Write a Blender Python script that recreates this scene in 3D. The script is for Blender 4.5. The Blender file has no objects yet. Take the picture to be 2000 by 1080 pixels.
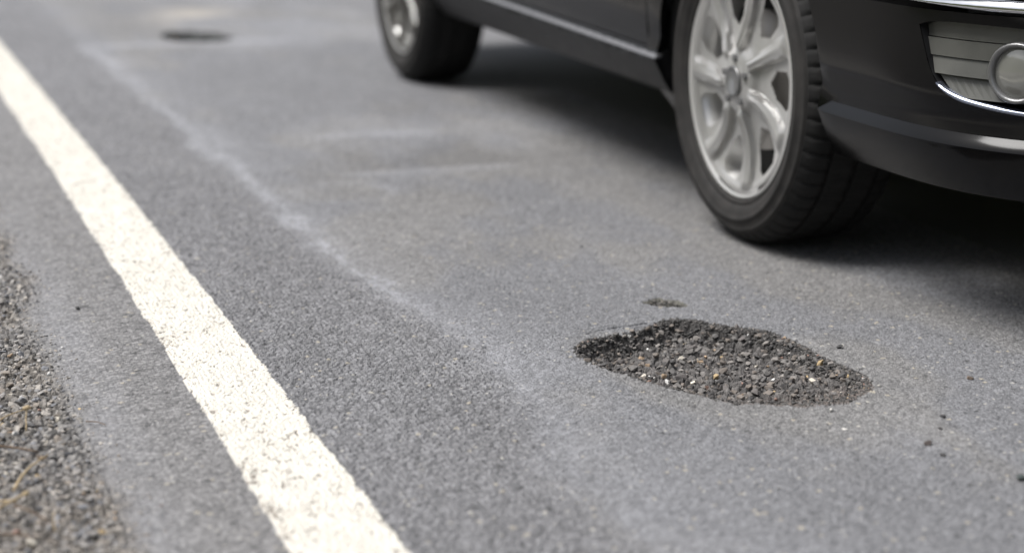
import bpy, bmesh, math, random
import numpy as np
from mathutils import Vector, Matrix
from mathutils.geometry import delaunay_2d_cdt

random.seed(7)
rng = np.random.default_rng(11)
scene = bpy.context.scene
COL = scene.collection
R = math.radians

# ------------------------------------------------------------------ camera
cam_d = bpy.data.cameras.new('camera')
cam = bpy.data.objects.new('camera', cam_d)
COL.objects.link(cam)
cam.location = (0, 0, 0.787)
cam.rotation_euler = (math.pi / 2 - 0.2440, 0, -0.3381)
cam_d.sensor_width = 36
cam_d.lens = 63.32
cam_d.clip_start = 0.05
cam_d.clip_end = 3000
cam_d.dof.use_dof = True
cam_d.dof.focus_distance = 2.72
cam_d.dof.aperture_fstop = 2.3
scene.camera = cam

# ------------------------------------------------------------------ sky, sun, exposure (bright overcast)
world = bpy.data.worlds.new('World')
scene.world = world
world.use_nodes = True
wt = world.node_tree
bg = wt.nodes['Background']
sky = wt.nodes.new('ShaderNodeTexSky')
sky.sky_type = 'NISHITA'
sky.sun_disc = False
sky.sun_elevation = R(62)
sky.sun_rotation = R(-78)
sky.air_density = 1.0
sky.dust_density = 4.0
sky.ozone_density = 1.0
hsv = wt.nodes.new('ShaderNodeHueSaturation')
hsv.inputs['Saturation'].default_value = 0.38
wt.links.new(sky.outputs['Color'], hsv.inputs['Color'])
wt.links.new(hsv.outputs['Color'], bg.inputs['Color'])
bg.inputs['Strength'].default_value = 0.05
sun_d = bpy.data.lights.new('sun', 'SUN')
sun_d.energy = 1.5
sun_d.angle = R(32)
sun_d.color = (1.0, 0.985, 0.97)
sun = bpy.data.objects.new('sun', sun_d)
COL.objects.link(sun)
_sd = Vector((math.sin(R(-78)) * math.cos(R(62)), math.cos(R(-78)) * math.cos(R(62)), math.sin(R(62))))
sun.rotation_euler = _sd.to_track_quat('Z', 'Y').to_euler()
scene.view_settings.view_transform = 'Standard'
scene.view_settings.look = 'None'
scene.view_settings.gamma = 1
scene.view_settings.use_curve_mapping = False
scene.view_settings.exposure = 1.60

# ------------------------------------------------------------------ helpers
def new_mat(name, color=(0.5, 0.5, 0.5), rough=0.6, metal=0.0, coat=0.0, spec=0.5):
    m = bpy.data.materials.new(name)
    m.use_nodes = True
    b = m.node_tree.nodes['Principled BSDF']
    b.inputs['Base Color'].default_value = (*color, 1)
    b.inputs['Roughness'].default_value = rough
    b.inputs['Metallic'].default_value = metal
    b.inputs['Coat Weight'].default_value = coat
    b.inputs['Coat Roughness'].default_value = 0.06
    b.inputs['Specular IOR Level'].default_value = spec
    return m

def add_noise(m, scale, c0, c1, rough=None, bump=0.0, detail=4, bscale=None):
    """procedural grain: noise between two colours, optional roughness range and bump"""
    nt = m.node_tree
    b = nt.nodes['Principled BSDF']
    tc = nt.nodes.new('ShaderNodeTexCoord')
    n = nt.nodes.new('ShaderNodeTexNoise')
    n.inputs['Scale'].default_value = scale
    n.inputs['Detail'].default_value = detail
    nt.links.new(tc.outputs['Object'], n.inputs['Vector'])
    rp = nt.nodes.new('ShaderNodeValToRGB')
    rp.color_ramp.elements[0].position = 0.3
    rp.color_ramp.elements[1].position = 0.7
    rp.color_ramp.elements[0].color = (*c0, 1)
    rp.color_ramp.elements[1].color = (*c1, 1)
    nt.links.new(n.outputs['Fac'], rp.inputs['Fac'])
    nt.links.new(rp.outputs['Color'], b.inputs['Base Color'])
    if rough:
        mr = nt.nodes.new('ShaderNodeMapRange')
        mr.inputs['To Min'].default_value, mr.inputs['To Max'].default_value = rough
        nt.links.new(n.outputs['Fac'], mr.inputs['Value'])
        nt.links.new(mr.outputs['Result'], b.inputs['Roughness'])
    if bump:
        n2 = nt.nodes.new('ShaderNodeTexNoise')
        n2.inputs['Scale'].default_value = bscale or scale * 3
        nt.links.new(tc.outputs['Object'], n2.inputs['Vector'])
        bp = nt.nodes.new('ShaderNodeBump')
        bp.inputs['Strength'].default_value = bump
        bp.inputs['Distance'].default_value = 0.002
        nt.links.new(n2.outputs['Fac'], bp.inputs['Height'])
        nt.links.new(bp.outputs['Normal'], b.inputs['Normal'])
    return m

def attr_mat(name, rough, spec=0.5, noise_scale=900.0, amount=0.25, bump=0.3):
    """base colour read from the mesh's own 'tint' attribute, with fine grain on top"""
    m = new_mat(name, rough=rough, spec=spec)
    nt = m.node_tree
    b = nt.nodes['Principled BSDF']
    at = nt.nodes.new('ShaderNodeAttribute')
    at.attribute_name = 'tint'
    tc = nt.nodes.new('ShaderNodeTexCoord')
    n = nt.nodes.new('ShaderNodeTexNoise')
    n.inputs['Scale'].default_value = noise_scale
    n.inputs['Detail'].default_value = 3
    nt.links.new(tc.outputs['Object'], n.inputs['Vector'])
    mr = nt.nodes.new('ShaderNodeMapRange')
    mr.inputs['From Min'].default_value, mr.inputs['From Max'].default_value = 0.25, 0.75
    mr.inputs['To Min'].default_value, mr.inputs['To Max'].default_value = 1 - amount, 1 + amount
    nt.links.new(n.outputs['Fac'], mr.inputs['Value'])
    mx = nt.nodes.new('ShaderNodeVectorMath')
    mx.operation = 'SCALE'
    nt.links.new(at.outputs['Color'], mx.inputs[0])
    nt.links.new(mr.outputs['Result'], mx.inputs['Scale'])
    nt.links.new(mx.outputs['Vector'], b.inputs['Base Color'])
    if bump:
        bp = nt.nodes.new('ShaderNodeBump')
        bp.inputs['Strength'].default_value = bump
        bp.inputs['Distance'].default_value = 0.001
        nt.links.new(n.outputs['Fac'], bp.inputs['Height'])
        nt.links.new(bp.outputs['Normal'], b.inputs['Normal'])
    return m

def link(name, me, parent=None):
    o = bpy.data.objects.new(name, me)
    COL.objects.link(o)
    if parent is not None:
        o.parent = parent
    return o

def empty(name, loc=(0, 0, 0), rz=0.0, parent=None):
    o = bpy.data.objects.new(name, None)
    COL.objects.link(o)
    o.location = loc
    o.rotation_euler = (0, 0, rz)
    o.empty_display_size = 0.1
    if parent is not None:
        o.parent = parent
    return o

def tag(o, label=None, cat=None, group=None, kind=None):
    if label: o['label'] = label
    if cat: o['category'] = cat
    if group: o['group'] = group
    if kind: o['kind'] = kind
    return o

def np_mesh(name, V, F, mat, tint=None, smooth=False):
    """mesh from numpy arrays: V (n,3), F (m,3 or 4)"""
    me = bpy.data.meshes.new(name)
    k = F.shape[1]
    me.vertices.add(len(V))
    me.vertices.foreach_set('co', np.ascontiguousarray(V, np.float32).ravel())
    me.loops.add(F.size)
    me.loops.foreach_set('vertex_index', np.ascontiguousarray(F, np.int32).ravel())
    me.polygons.add(len(F))
    me.polygons.foreach_set('loop_start', np.arange(0, F.size, k, dtype=np.int32))
    me.polygons.foreach_set('loop_total', np.full(len(F), k, np.int32))
    me.polygons.foreach_set('use_smooth', np.full(len(F), smooth))
    me.update(calc_edges=True)
    me.materials.append(mat)
    if tint is not None:
        a = me.attributes.new('tint', 'FLOAT_COLOR', 'POINT')
        c = np.ones((len(V), 4), np.float32)
        c[:, :3] = tint
        a.data.foreach_set('color', c.ravel())
    return me

def bm_mesh(name, bm, mat, smooth=False):
    me = bpy.data.meshes.new(name)
    bmesh.ops.recalc_face_normals(bm, faces=bm.faces)
    bm.to_mesh(me)
    bm.free()
    for p in me.polygons:
        p.use_smooth = smooth
    me.materials.append(mat)
    return me

# --- numpy noise
def _h(ix, iy, seed):
    with np.errstate(over='ignore'):
        a = (ix.astype(np.int64) * 374761393 + iy.astype(np.int64) * 668265263 + seed * 1274126177) & 0xFFFFFFFF
        a = ((a ^ (a >> 13)) * 1274126177) & 0xFFFFFFFF
        a = ((a ^ (a >> 15)) * 2246822519) & 0xFFFFFFFF
        a = a ^ (a >> 16)
    return (a & 0xFFFFFF) / float(0xFFFFFF)

def vnoise(x, y, seed=0):
    ix, iy = np.floor(x), np.floor(y)
    fx, fy = x - ix, y - iy
    fx, fy = fx * fx * (3 - 2 * fx), fy * fy * (3 - 2 * fy)
    a, b = _h(ix, iy, seed), _h(ix + 1, iy, seed)
    c, d = _h(ix, iy + 1, seed), _h(ix + 1, iy + 1, seed)
    return (a * (1 - fx) + b * fx) * (1 - fy) + (c * (1 - fx) + d * fx) * fy

def fbm(x, y, seed=0, octs=4):
    s, w, t = 0.0, 0.5, 0.0
    for o in range(octs):
        s = s + w * vnoise(x * 2 ** o + 17.3 * o, y * 2 ** o - 9.1 * o, seed + o)
        t += w
        w *= 0.5
    return s / t

def chips(x, y, cell, seed, squash=1.0):
    """stone chips in a jittered grid: (height 0..1 with gaps at 0, random id 0..1)"""
    gx, gy = x / cell, y / (cell * squash)
    ix, iy = np.floor(gx), np.floor(gy)
    best = np.full(x.shape, -1.0)
    rid = np.zeros(x.shape)
    for dx in (-1, 0, 1):
        for dy in (-1, 0, 1):
            cx_, cy_ = ix + dx, iy + dy
            px = cx_ + 0.15 + 0.7 * _h(cx_, cy_, seed)
            py = cy_ + 0.15 + 0.7 * _h(cx_, cy_, seed + 1)
            r = 0.42 + 0.38 * _h(cx_, cy_, seed + 2)
            rr = _h(cx_, cy_, seed + 3)
            ux, uy = gx - px, gy - py
            an = _h(cx_, cy_, seed + 4) * 6.283
            ca, sa = np.cos(an), np.sin(an)
            d = np.abs(ux * ca + uy * sa) * 1.15 + np.abs(-ux * sa + uy * ca) * 0.85
            d = 0.55 * d + 0.45 * np.hypot(ux, uy)
            tilt = (ux * ca + uy * sa) * 0.35
            h = np.clip((1 - d / r) * 2.2, 0, 1) * (0.45 + 0.55 * rr) + tilt * (d < r)
            up = h > best
            best = np.where(up, h, best)
            rid = np.where(up, _h(cx_, cy_, seed + 5), rid)
    return np.clip(best, 0, 1.2), rid

def sstep(a, b, x):
    t = np.clip((x - a) / (b - a), 0, 1)
    return t * t * (3 - 2 * t)

def poly_sd(x, y, poly):
    """signed distance to polygon, negative inside"""
    P = np.array(poly)
    d = np.full(x.shape, 1e9)
    ins = np.zeros(x.shape, bool)
    n = len(P)
    for i in range(n):
        a, b = P[i], P[(i + 1) % n]
        ex, ey = b - a
        wx, wy = x - a[0], y - a[1]
        k = np.clip((wx * ex + wy * ey) / (ex * ex + ey * ey), 0, 1)
        d = np.minimum(d, np.hypot(wx - ex * k, wy - ey * k))
        c = ((a[1] > y) != (b[1] > y)) & (x < (b[0] - a[0]) * (y - a[1]) / (b[1] - a[1] + 1e-12) + a[0])
        ins ^= c
    return np.where(ins, -d, d)

def line_d(x, y, pts):
    P = np.array(pts)
    d = np.full(x.shape, 1e9)
    for i in range(len(P) - 1):
        a, b = P[i], P[i + 1]
        ex, ey = b - a
        wx, wy = x - a[0], y - a[1]
        k = np.clip((wx * ex + wy * ey) / (ex * ex + ey * ey), 0, 1)
        d = np.minimum(d, np.hypot(wx - ex * k, wy - ey * k))
    return d

def smooth_poly(P, it=2):
    P = np.array(P, float)
    for _ in range(it):
        Q = np.roll(P, -1, 0)
        P = np.stack([P * .75 + Q * .25, P * .25 + Q * .75], 1).reshape(-1, 2)
    return P

# ------------------------------------------------------------------ road layout (x across the road, y along it, metres)
POT = np.array([(0.977, 2.494), (0.995, 2.522), (1.018, 2.548), (1.078, 2.560), (1.140, 2.580), (1.180, 2.618), (1.200, 2.622), (1.233, 2.603), (1.257, 2.563), (1.300, 2.525),
                (1.322, 2.490), (1.329, 2.411), (1.331, 2.328), (1.341, 2.250), (1.338, 2.215), (1.314, 2.169), (1.252, 2.134), (1.190, 2.135), (1.097, 2.182), (1.070, 2.222),
                (1.037, 2.280), (0.999, 2.371), (0.980, 2.420), (0.973, 2.461)])
POT_SMALL = smooth_poly([(1.196, 2.722), (1.215, 2.748), (1.240, 2.752), (1.262, 2.715), (1.262, 2.678), (1.232, 2.682), (1.212, 2.698)], 1)
POT_FAR = smooth_poly([(1.035, 7.06), (1.06, 7.19), (1.13, 7.24), (1.22, 7.20), (1.30, 7.03), (1.29, 6.87), (1.20, 6.80), (1.10, 6.83), (1.045, 6.93)], 1)
JOINT = [(0.80, 1.2), (0.775, 1.75), (0.775, 2.05), (0.835, 2.25), (0.86, 2.40), (0.84, 2.63), (0.815, 2.84), (0.785, 3.1), (0.776, 3.44),
         (0.771, 4.03), (0.760, 4.5), (0.761, 5.2), (0.755, 5.94), (0.716, 6.80)]
def line_x(y):
    yc = np.clip(y, -2, 9)
    return 0.458 - 0.0017 * yc * yc - 0.0306 * np.clip(y - 9, 0, None)
LW = 0.0625
def verge_x(y):
    return line_x(y) - 0.238 + 0.035 * (fbm(y * 5, y * 0 + 3.3, 40, 3) - 0.5) * 2

def surface(x, y, fine):
    """height, category and colour of the ground at (x, y); fine=1 near patch, 0 far patch"""
    jx = np.interp(y, [p[1] for p in JOINT], [p[0] for p in JOINT])
    wob = (fbm(x * 14, y * 9, 3, 4) - 0.5)
    rgt = sstep(-0.05, 0.05, x - jx + 0.09 * wob)            # 1 = worn smoother wheel lane
    shoulder = sstep(0.03, -0.01, x - (line_x(y) - LW))      # strip between the line and the gravel
    h1, id1 = chips(x, y, 0.0075, 1)
    h2, id2 = chips(x + 5, y, 0.0048, 21)
    h3, id3 = chips(x, y + 3, 0.0125, 31)
    wear = fbm(x * 6, y * 4, 51, 4)
    # dust: pale mineral film along the joint, on the patch borders and in broad streaks
    wj = 0.014 + 0.022 * fbm(y * 3.1, x * 2, 5, 3) + 0.012 * sstep(3.2, 2.4, y) + 0.02 * np.clip(y - 5, 0, 2) * 0.3
    dj = line_d(x + 0.05 * (fbm(x * 5, y * 4, 7, 4) - .5) + 0.02 * (fbm(x * 30, y * 20, 8, 3) - .5), y, JOINT)
    dust = np.exp(-(dj / wj) ** 2) * (0.28 + 0.45 * sstep(.25, .7, fbm(x * 13, y * 7, 9, 4))) * (0.30 + 0.70 * sstep(1.9, 3.0, y)) * (0.55 + 0.9 * sstep(.35, .65, fbm(x * 70, y * 35, 19, 3)))
    dust += 0.32 * np.exp(-(np.abs(x - jx - 0.05) / 0.075) ** 2) * fbm(x * 12, y * 6, 10, 4) * np.where(x > jx, 1, .3)
    wy = 0.05 * (fbm(x * 6, y * 3, 12, 3) - .5)
    dust += 0.75 * np.exp(-((y - 6.80 + wy) / 0.07) ** 2) * sstep(0.68, 0.76, x) * sstep(1.6, 1.3, x)
    for yy, x0, x1, a in ((4.03, 0.98, 1.46, .40), (4.57, 1.03, 1.42, .50)):
        dust += a * np.exp(-((y - yy + wy) / 0.035) ** 2) * sstep(x0, x0 + .08, x) * sstep(x1, x1 - .1, x)
    rr = np.hypot((x - 0.95) / 0.105, (y - 3.83) / 0.12) + 0.35 * (fbm(x * 11, y * 7, 13, 3) - .5)
    dust += 0.36 * np.exp(-((rr - 1) / 0.13) ** 2) * (0.3 + fbm(x * 8, y * 8, 14, 2))
    dust += 0.30 * sstep(0.52, 0.72, fbm(x * 3.2, y * 1.3, 15, 5)) * rgt
    dust += 0.26 * sstep(3.5, 7.0, y) * fbm(x * 4, y * 1.5, 16, 4)
    dust += 0.55 * sstep(0.075, 0.0, np.abs(x - (line_x(y) - 0.205))) * fbm(x * 20, y * 7, 17, 3) * sstep(4.5, 3.0, y)
    dust = np.clip(dust * 0.72, 0, 1)
    patch = sstep(4.05, 4.10, y + wy) * sstep(4.55, 4.48, y + wy) * sstep(1.0, 1.1, x) * sstep(1.56, 1.4, x)
    sand = sstep(0.50, 0.66, fbm(x * 2.2, y * 1.6, 18, 3)) * np.exp(-((x - 1.30) / 0.16) ** 2 - ((y - 7.75) / 0.38) ** 2)
    # relief
    coarse = (0.0030 + 0.0012 * wear) * (h1 * 0.75 + 0.25 * h2)
    fine_h = 0.00125 * h2 + 0.0012 * h1 * sstep(.40, .65, wear)
    dep = np.clip(dust * 0.55, 0, 0.8)                       # dust fills the texture
    z = (coarse * (1 - rgt) + fine_h * rgt)
    z = z * (1 - shoulder) + shoulder * (0.0009 * h1 + 0.0007 * h2)
    z = z * (1 - dep)
    z += 0.006 * (fbm(x * 1.1, y * 0.7, 60, 3) - 0.5) * sstep(1.4, 2.0, y) * sstep(9.2, 8.0, y) * sstep(-0.05, .2, x) * sstep(2.0, 1.7, x)
    z -= patch * 0.003
    # colours: bitumen between pale and dark chips
    hsel = h1 * (1 - rgt) + (0.45 * h1 + 0.55 * h2) * rgt
    ids = np.where(rgt > 0.5, id2, id1)
    base = np.stack([0.156 + 0 * x, 0.155 + 0 * x, 0.160 + 0 * x], -1)
    base_r = np.stack([0.153 + 0 * x, 0.154 + 0 * x, 0.161 + 0 * x], -1)
    tan = sstep(0.42, 0.60, fbm(x * 4.5, y * 2.2, 70, 4))[..., None]
    blot = (0.90 + 0.22 * fbm(x * 5.5, y * 3.5, 71, 4) * 1.0)[..., None]
    base_r = base_r * (1 - tan) + np.array([0.165, 0.162, 0.160]) * tan
    base_s = np.stack([0.172 + 0 * x, 0.168 + 0 * x, 0.167 + 0 * x], -1)
    m = rgt[..., None]
    c = (base * (1 - m) + base_r * m) * blot
    c = c * (1 - shoulder[..., None]) + base_s * shoulder[..., None]
    c = c * (1 - patch[..., None] * 0.16)
    con = np.where(rgt > .5, 0.62, 0.66)
    c = c * (1 + con * (ids - 0.5))[..., None]
    c = c * (0.62 + 0.42 * np.clip(hsel * 1.6, 0, 1))[..., None]
    spk = (id2 > 0.99) & (h2 > 0.35)                        # odd pale and yellow mineral chips
    c = np.where(spk[..., None], np.array([0.33, 0.315, 0.285]), c)
    spk2 = (id1 > 0.99) & (h1 > 0.35) & (y < 3.4)
    c = np.where(spk2[..., None], np.array([0.29, 0.265, 0.22]), c)
    drk = (id1 < 0.02) & (h1 > 0.3)
    c = np.where(drk[..., None], c * 0.45, c)
    dc = np.array([0.280, 0.284, 0.302])
    d3 = (np.clip(dust, 0, 0.85) * (0.55 + 0.75 * id2))[..., None].clip(0, .9)
    c = c * (1 - d3) + dc * d3 * (0.82 + 0.3 * id2)[..., None]
    sd3 = sand[..., None] * 0.7
    c = c * (1 - sd3) + np.array([0.38, 0.345, 0.29]) * sd3
    cat = np.zeros(x.shape, int)
    # painted edge line, worn through on its verge side
    lx = x - line_x(y)
    edge = 0.006 * (fbm(y * 60, x * 60, 80, 3) - 0.5) + 0.005 * (fbm(y * 14, x * 3, 81, 3) - 0.5)
    worn = fbm(x * 130, y * 80, 82, 4)
    wornmask = sstep(0.62, 1.02, 0.62 * fbm(x * 9, y * 2.5, 83, 4) + sstep(0.015, -0.062, lx) * 0.36 + 0.02 * sstep(2.9, 1.9, y))
    hole = (worn < 0.335 + 0.16 * wornmask) & (h1 < 0.28 + 0.55 * wornmask)
    paint = (np.abs(lx) < LW + edge) & ~hole
    cat[paint] = 1
    z = np.where(np.abs(lx) < LW + edge, 0.0012 * (1 - hole * 0.9) + 0.0026 * h1 * (0.6 + 0.4 * h2), z)
    pc = np.array([0.60, 0.575, 0.515]) * (0.86 + 0.16 * fbm(x * 40, y * 25, 84, 3))[..., None]
    dirt = sstep(0.42, 0.75, fbm(x * 70, y * 45, 85, 3)) * (0.30 + 0.70 * wornmask) * sstep(0.65, 0.1, h1)
    pc = pc * (1 - dirt[..., None]) + np.array([0.36, 0.31, 0.25]) * dirt[..., None]
    c = np.where(paint[..., None], pc, c)
    inl = (np.abs(lx) < LW + edge) & hole
    c = np.where(inl[..., None], np.array([0.20, 0.175, 0.15]) * (0.7 + 0.6 * id2)[..., None], c)
    # gravel verge
    vx = verge_x(y) + 0.012 * (fbm(x * 40, y * 40, 86, 3) - 0.5)
    g = sstep(0.03, -0.02, x - vx)
    gz = -0.004 + 0.0065 * h3 + 0.003 * h1
    z = z * (1 - g) + gz * g
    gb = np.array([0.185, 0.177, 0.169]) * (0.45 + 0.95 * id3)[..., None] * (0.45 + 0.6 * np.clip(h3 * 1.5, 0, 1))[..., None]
    gt = sstep(0.35, 0.65, fbm(x * 7, y * 7, 87, 3))[..., None]
    gb = gb * (1 - gt) + gb * np.array([1.06, 1.01, 0.94]) * gt
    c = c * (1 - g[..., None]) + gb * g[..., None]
    cat[x < vx] = 2
    # potholes
    rag = 0.014 * (fbm(x * 75, y * 75, 90, 3) - 0.5) + 0.006 * (h1 - 0.5)
    near_side = sstep(2.40, 2.15, y) * sstep(1.05, 1.2, x)
    sd = poly_sd(x, y, POT)
    sdn = sd + rag
    depth = 0.027 - 0.010 * near_side + 0.005 * (fbm(x * 9, y * 9, 91, 3) - .5)
    wallw = 0.034 + 0.026 * near_side + 0.022 * sstep(1.15, 1.33, x) + 0.012 * (fbm(x * 25, y * 25, 96, 2) - .5)
    inn = sstep(0, 1, (0.003 - sd) / wallw)
    bed = -depth * inn + np.clip(inn * 3, 0, 1) * (0.0085 * h3 + 0.0040 * h1 - .004)
    pot = sdn < 0
    z = np.where(pot, z * (1 - inn) + bed, z)
    z = z - 0.003 * sstep(0.02, 0.0, np.abs(sd)) * (~pot) * (fbm(x * 50, y * 50, 92, 2) > 0.55)
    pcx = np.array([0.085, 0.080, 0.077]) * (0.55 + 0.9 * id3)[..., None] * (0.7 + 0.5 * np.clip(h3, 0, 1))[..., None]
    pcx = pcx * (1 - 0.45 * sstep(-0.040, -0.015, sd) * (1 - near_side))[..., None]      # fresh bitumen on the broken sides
    brown = (sstep(2.27, 2.15, y) * 0.8)[..., None]
    pcx = pcx * (1 - brown) + np.array([0.125, 0.104, 0.092]) * brown
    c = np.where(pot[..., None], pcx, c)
    cat[pot] = 3
    crk = line_d(x + 0.004 * (vnoise(x * 160, y * 160, 93) - .5), y, [(1.030, 2.575), (1.062, 2.589), (1.095, 2.596), (1.125, 2.600), (1.15, 2.606)])
    ck = (crk < 0.0014 + 0.001 * (fbm(x * 60, y * 60, 97, 2) - .3)) & (cat == 0)
    z = np.where(ck, z - 0.006, z)
    sd2 = poly_sd(x, y, POT_SMALL) + 0.016 * (fbm(x * 85, y * 60, 94, 3) - 0.5)
    p2 = sd2 < 0
    i2 = sstep(0, 0.012, -sd2)
    z = np.where(p2, -0.010 * i2 + 0.007 * h1 * i2, z)
    c = np.where(p2[..., None], np.array([0.075, 0.072, 0.062]) * (0.5 + 0.9 * id1)[..., None], c)
    cat[p2] = 4
    sd4 = poly_sd(x, y, POT_FAR) + 0.03 * (fbm(x * 20, y * 20, 95, 3) - 0.5)
    p4 = sd4 < 0
    i4 = sstep(0, 0.05, -sd4)
    z = np.where(p4, -0.065 * i4 + 0.014 * h3 * i4, z)
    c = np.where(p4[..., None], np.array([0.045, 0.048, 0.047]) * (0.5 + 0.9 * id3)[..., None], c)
    cat[p4] = 5
    return z, cat, np.clip(c, 0.01, 0.85)

X0, X1 = -0.06, 2.00
Y0, Y1, Y2 = 1.36, 3.30, 9.2
mat_road = attr_mat('worn_asphalt', 0.72, 0.45, 700, 0.16, 0.25)
mat_paint = attr_mat('road_paint', 0.60, 0.4, 500, 0.05, 0.15)
mat_gravel = attr_mat('gravel_bed', 0.85, 0.3, 500, 0.25, 0.4)
mat_pot = attr_mat('broken_asphalt', 0.80, 0.35, 500, 0.25, 0.5)
mat_stone = attr_mat('crushed_stone', 0.70, 0.4, 260, 0.22, 0.3)

parts = {k: ([], [], []) for k in range(6)}      # verts, faces, tints
def add_patch(xs, ys, fine, edge_zero):
    xx, yy = np.meshgrid(xs, ys)
    z, cat, col = surface(xx, yy, fine)
    if edge_zero is not None:
        f = np.minimum.reduce([sstep(X0, X0 + .02, xx), sstep(X1, X1 - .02, xx)] + edge_zero(yy))
        z = z * f
    ny, nx = xx.shape
    V = np.stack([xx, yy, z], -1).reshape(-1, 3)
    C = col.reshape(-1, 3)
    idx = np.arange(ny * nx).reshape(ny, nx)
    Fq = np.stack([idx[:-1, :-1], idx[:-1, 1:], idx[1:, 1:], idx[1:, :-1]], -1).reshape(-1, 4)
    # a face belongs to the kind most of its corners have
    cf = cat.reshape(-1)[Fq]
    for k in range(6):
        cnt = (cf == k).sum(1)
        other = np.max([(cf == j).sum(1) + (0.5 if j < k else 0) for j in range(6) if j != k], axis=0)
        sel = Fq[cnt > other] if k else Fq[cnt >= other]
        if not len(sel):
            continue
        u, inv = np.unique(sel, return_inverse=True)
        base = sum(len(v) for v in parts[k][0])
        parts[k][0].append(V[u])
        parts[k][1].append(inv.reshape(-1, 4) + base)
        parts[k][2].append(C[u])

add_patch(np.arange(X0, X1 + 1e-6, 0.0023), np.concatenate([np.arange(Y0, Y1 - 1e-6, 0.0030), [Y1]]), 1,
          lambda yy: [sstep(Y0, Y0 + .02, yy), sstep(Y1, Y1 - .012, yy)])
_ys = [Y1]
while _ys[-1] < Y2 - 0.03:
    _ys.append(_ys[-1] + 0.0055 * (_ys[-1] / Y1) ** 1.2)
_ys.append(Y2)
_nb = int(round((X1 - X0) / 0.0048))
add_patch(np.linspace(X0, X1, _nb), np.array(_ys), 0, lambda yy: [sstep(Y1, Y1 + .012, yy), sstep(Y2, Y2 - .05, yy)])

# far sheets that carry on from the near patch to the horizon
def strip(k, xa, xb, ys, col, z=0.0, nx=2):
    ys = np.array(ys, float)
    V, C = [], []
    for y in ys:
        a = xa(y) if callable(xa) else xa
        b = xb(y) if callable(xb) else xb
        for i in range(nx):
            V.append((a + (b - a) * i / (nx - 1), y, z))
            C.append(col)
    n = len(ys)
    idx = np.arange(n * nx).reshape(n, nx)
    F = np.stack([idx[:-1, :-1], idx[:-1, 1:], idx[1:, 1:], idx[1:, :-1]], -1).reshape(-1, 4)
    base = sum(len(v) for v in parts[k][0])
    parts[k][0].append(np.array(V))
    parts[k][1].append(F + base)
    parts[k][2].append(np.array(C))
yn = list(np.linspace(-14, Y0, 24))
yf = list(np.linspace(Y2, 40, 30)) + [60, 100, 160, 260, 400]
ASP, PNT, GRV = (0.145, 0.144, 0.148), (0.62, 0.60, 0.55), (0.12, 0.113, 0.105)
for ys in (yn, yf):
    lc = lambda y: float(line_x(np.array(y)))
    strip(0, lambda y: lc(y) + LW, lambda y: lc(y) + 7.2, ys, ASP, nx=8)
    strip(1, lambda y: lc(y) - LW, lambda y: lc(y) + LW, ys, PNT, z=0.001)
    strip(0, lambda y: lc(y) - .238, lambda y: lc(y) - LW, ys, ASP)
    strip(2, lambda y: lc(y) - 1.5, lambda y: lc(y) - .238, ys, GRV, z=-0.002)
ym = list(np.linspace(Y0, Y2, 40))
strip(0, X1, lambda y: float(line_x(np.array(y))) + 7.2, ym, ASP, nx=6)
strip(2, lambda y: float(line_x(np.array(y))) - 1.5, X0, ym, GRV, z=-0.002)

def build_cat(k, name, mat):
    V = np.concatenate(parts[k][0]); F = np.concatenate(parts[k][1]); C = np.concatenate(parts[k][2])
    return link(name, np_mesh(name, V, F, mat, C))
road = tag(build_cat(0, 'road', mat_road), 'worn grey asphalt road with pale dust streaks', kind='structure')
edge_line = tag(build_cat(1, 'road_marking', mat_paint), 'white painted edge line running along the road', kind='structure')
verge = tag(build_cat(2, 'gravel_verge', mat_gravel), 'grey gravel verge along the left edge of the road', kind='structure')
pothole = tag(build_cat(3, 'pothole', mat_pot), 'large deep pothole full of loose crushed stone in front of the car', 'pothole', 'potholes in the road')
pothole2 = tag(build_cat(4, 'pothole', mat_pot), 'tiny shallow chipped spot just behind the large pothole', 'pothole', 'potholes in the road')
pothole3 = tag(build_cat(5, 'pothole', mat_pot), 'distant dark pothole near the top edge, left of the car rear wheel', 'pothole', 'potholes in the road')

# the land beyond the verges, raised into unseen banks added to block low sky light
mat_grass = add_noise(new_mat('rough_grass', rough=0.9, spec=0.2), 3.0, (0.045, 0.06, 0.022), (0.085, 0.085, 0.04), bump=0.6, bscale=40)
gv, gf = [], []
yy_ = yn + ym[1:] + yf[1:]
PROF = [(0, -.004), (.5, .05), (1.0, .35), (1.8, 1.1), (2.6, 1.9), (3.6, 2.6), (5.5, 3.0), (12, 3.2), (60, 3.3), (1500, 3.3)]
for sx in (-1, 1):
    base = len(gv)
    for y in yy_:
        l0 = float(line_x(np.array(y))) + (-1.5 if sx < 0 else 7.2)
        for k, (d, h) in enumerate(PROF):
            wv = (random.random() - .5) * (.5 if 1 < k < 8 else 0)
            gv.append((l0 + sx * (d + wv * .5), y, h + wv * .6))
    m = len(PROF)
    for r_ in range(len(yy_) - 1):
        for k in range(m - 1):
            a = base + r_ * m + k
            gf.append([a, a + 1, a + m + 1, a + m])
gf.append([len(gv) + j_ for j_ in range(4)]); gv += [(-1500, -1500, -0.32), (1500, -1500, -0.32), (1500, 1500, -0.32), (-1500, 1500, -0.32)]
ground = tag(link('ground', np_mesh('ground', np.array(gv), np.array(gf), mat_grass)), kind='structure')

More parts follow.
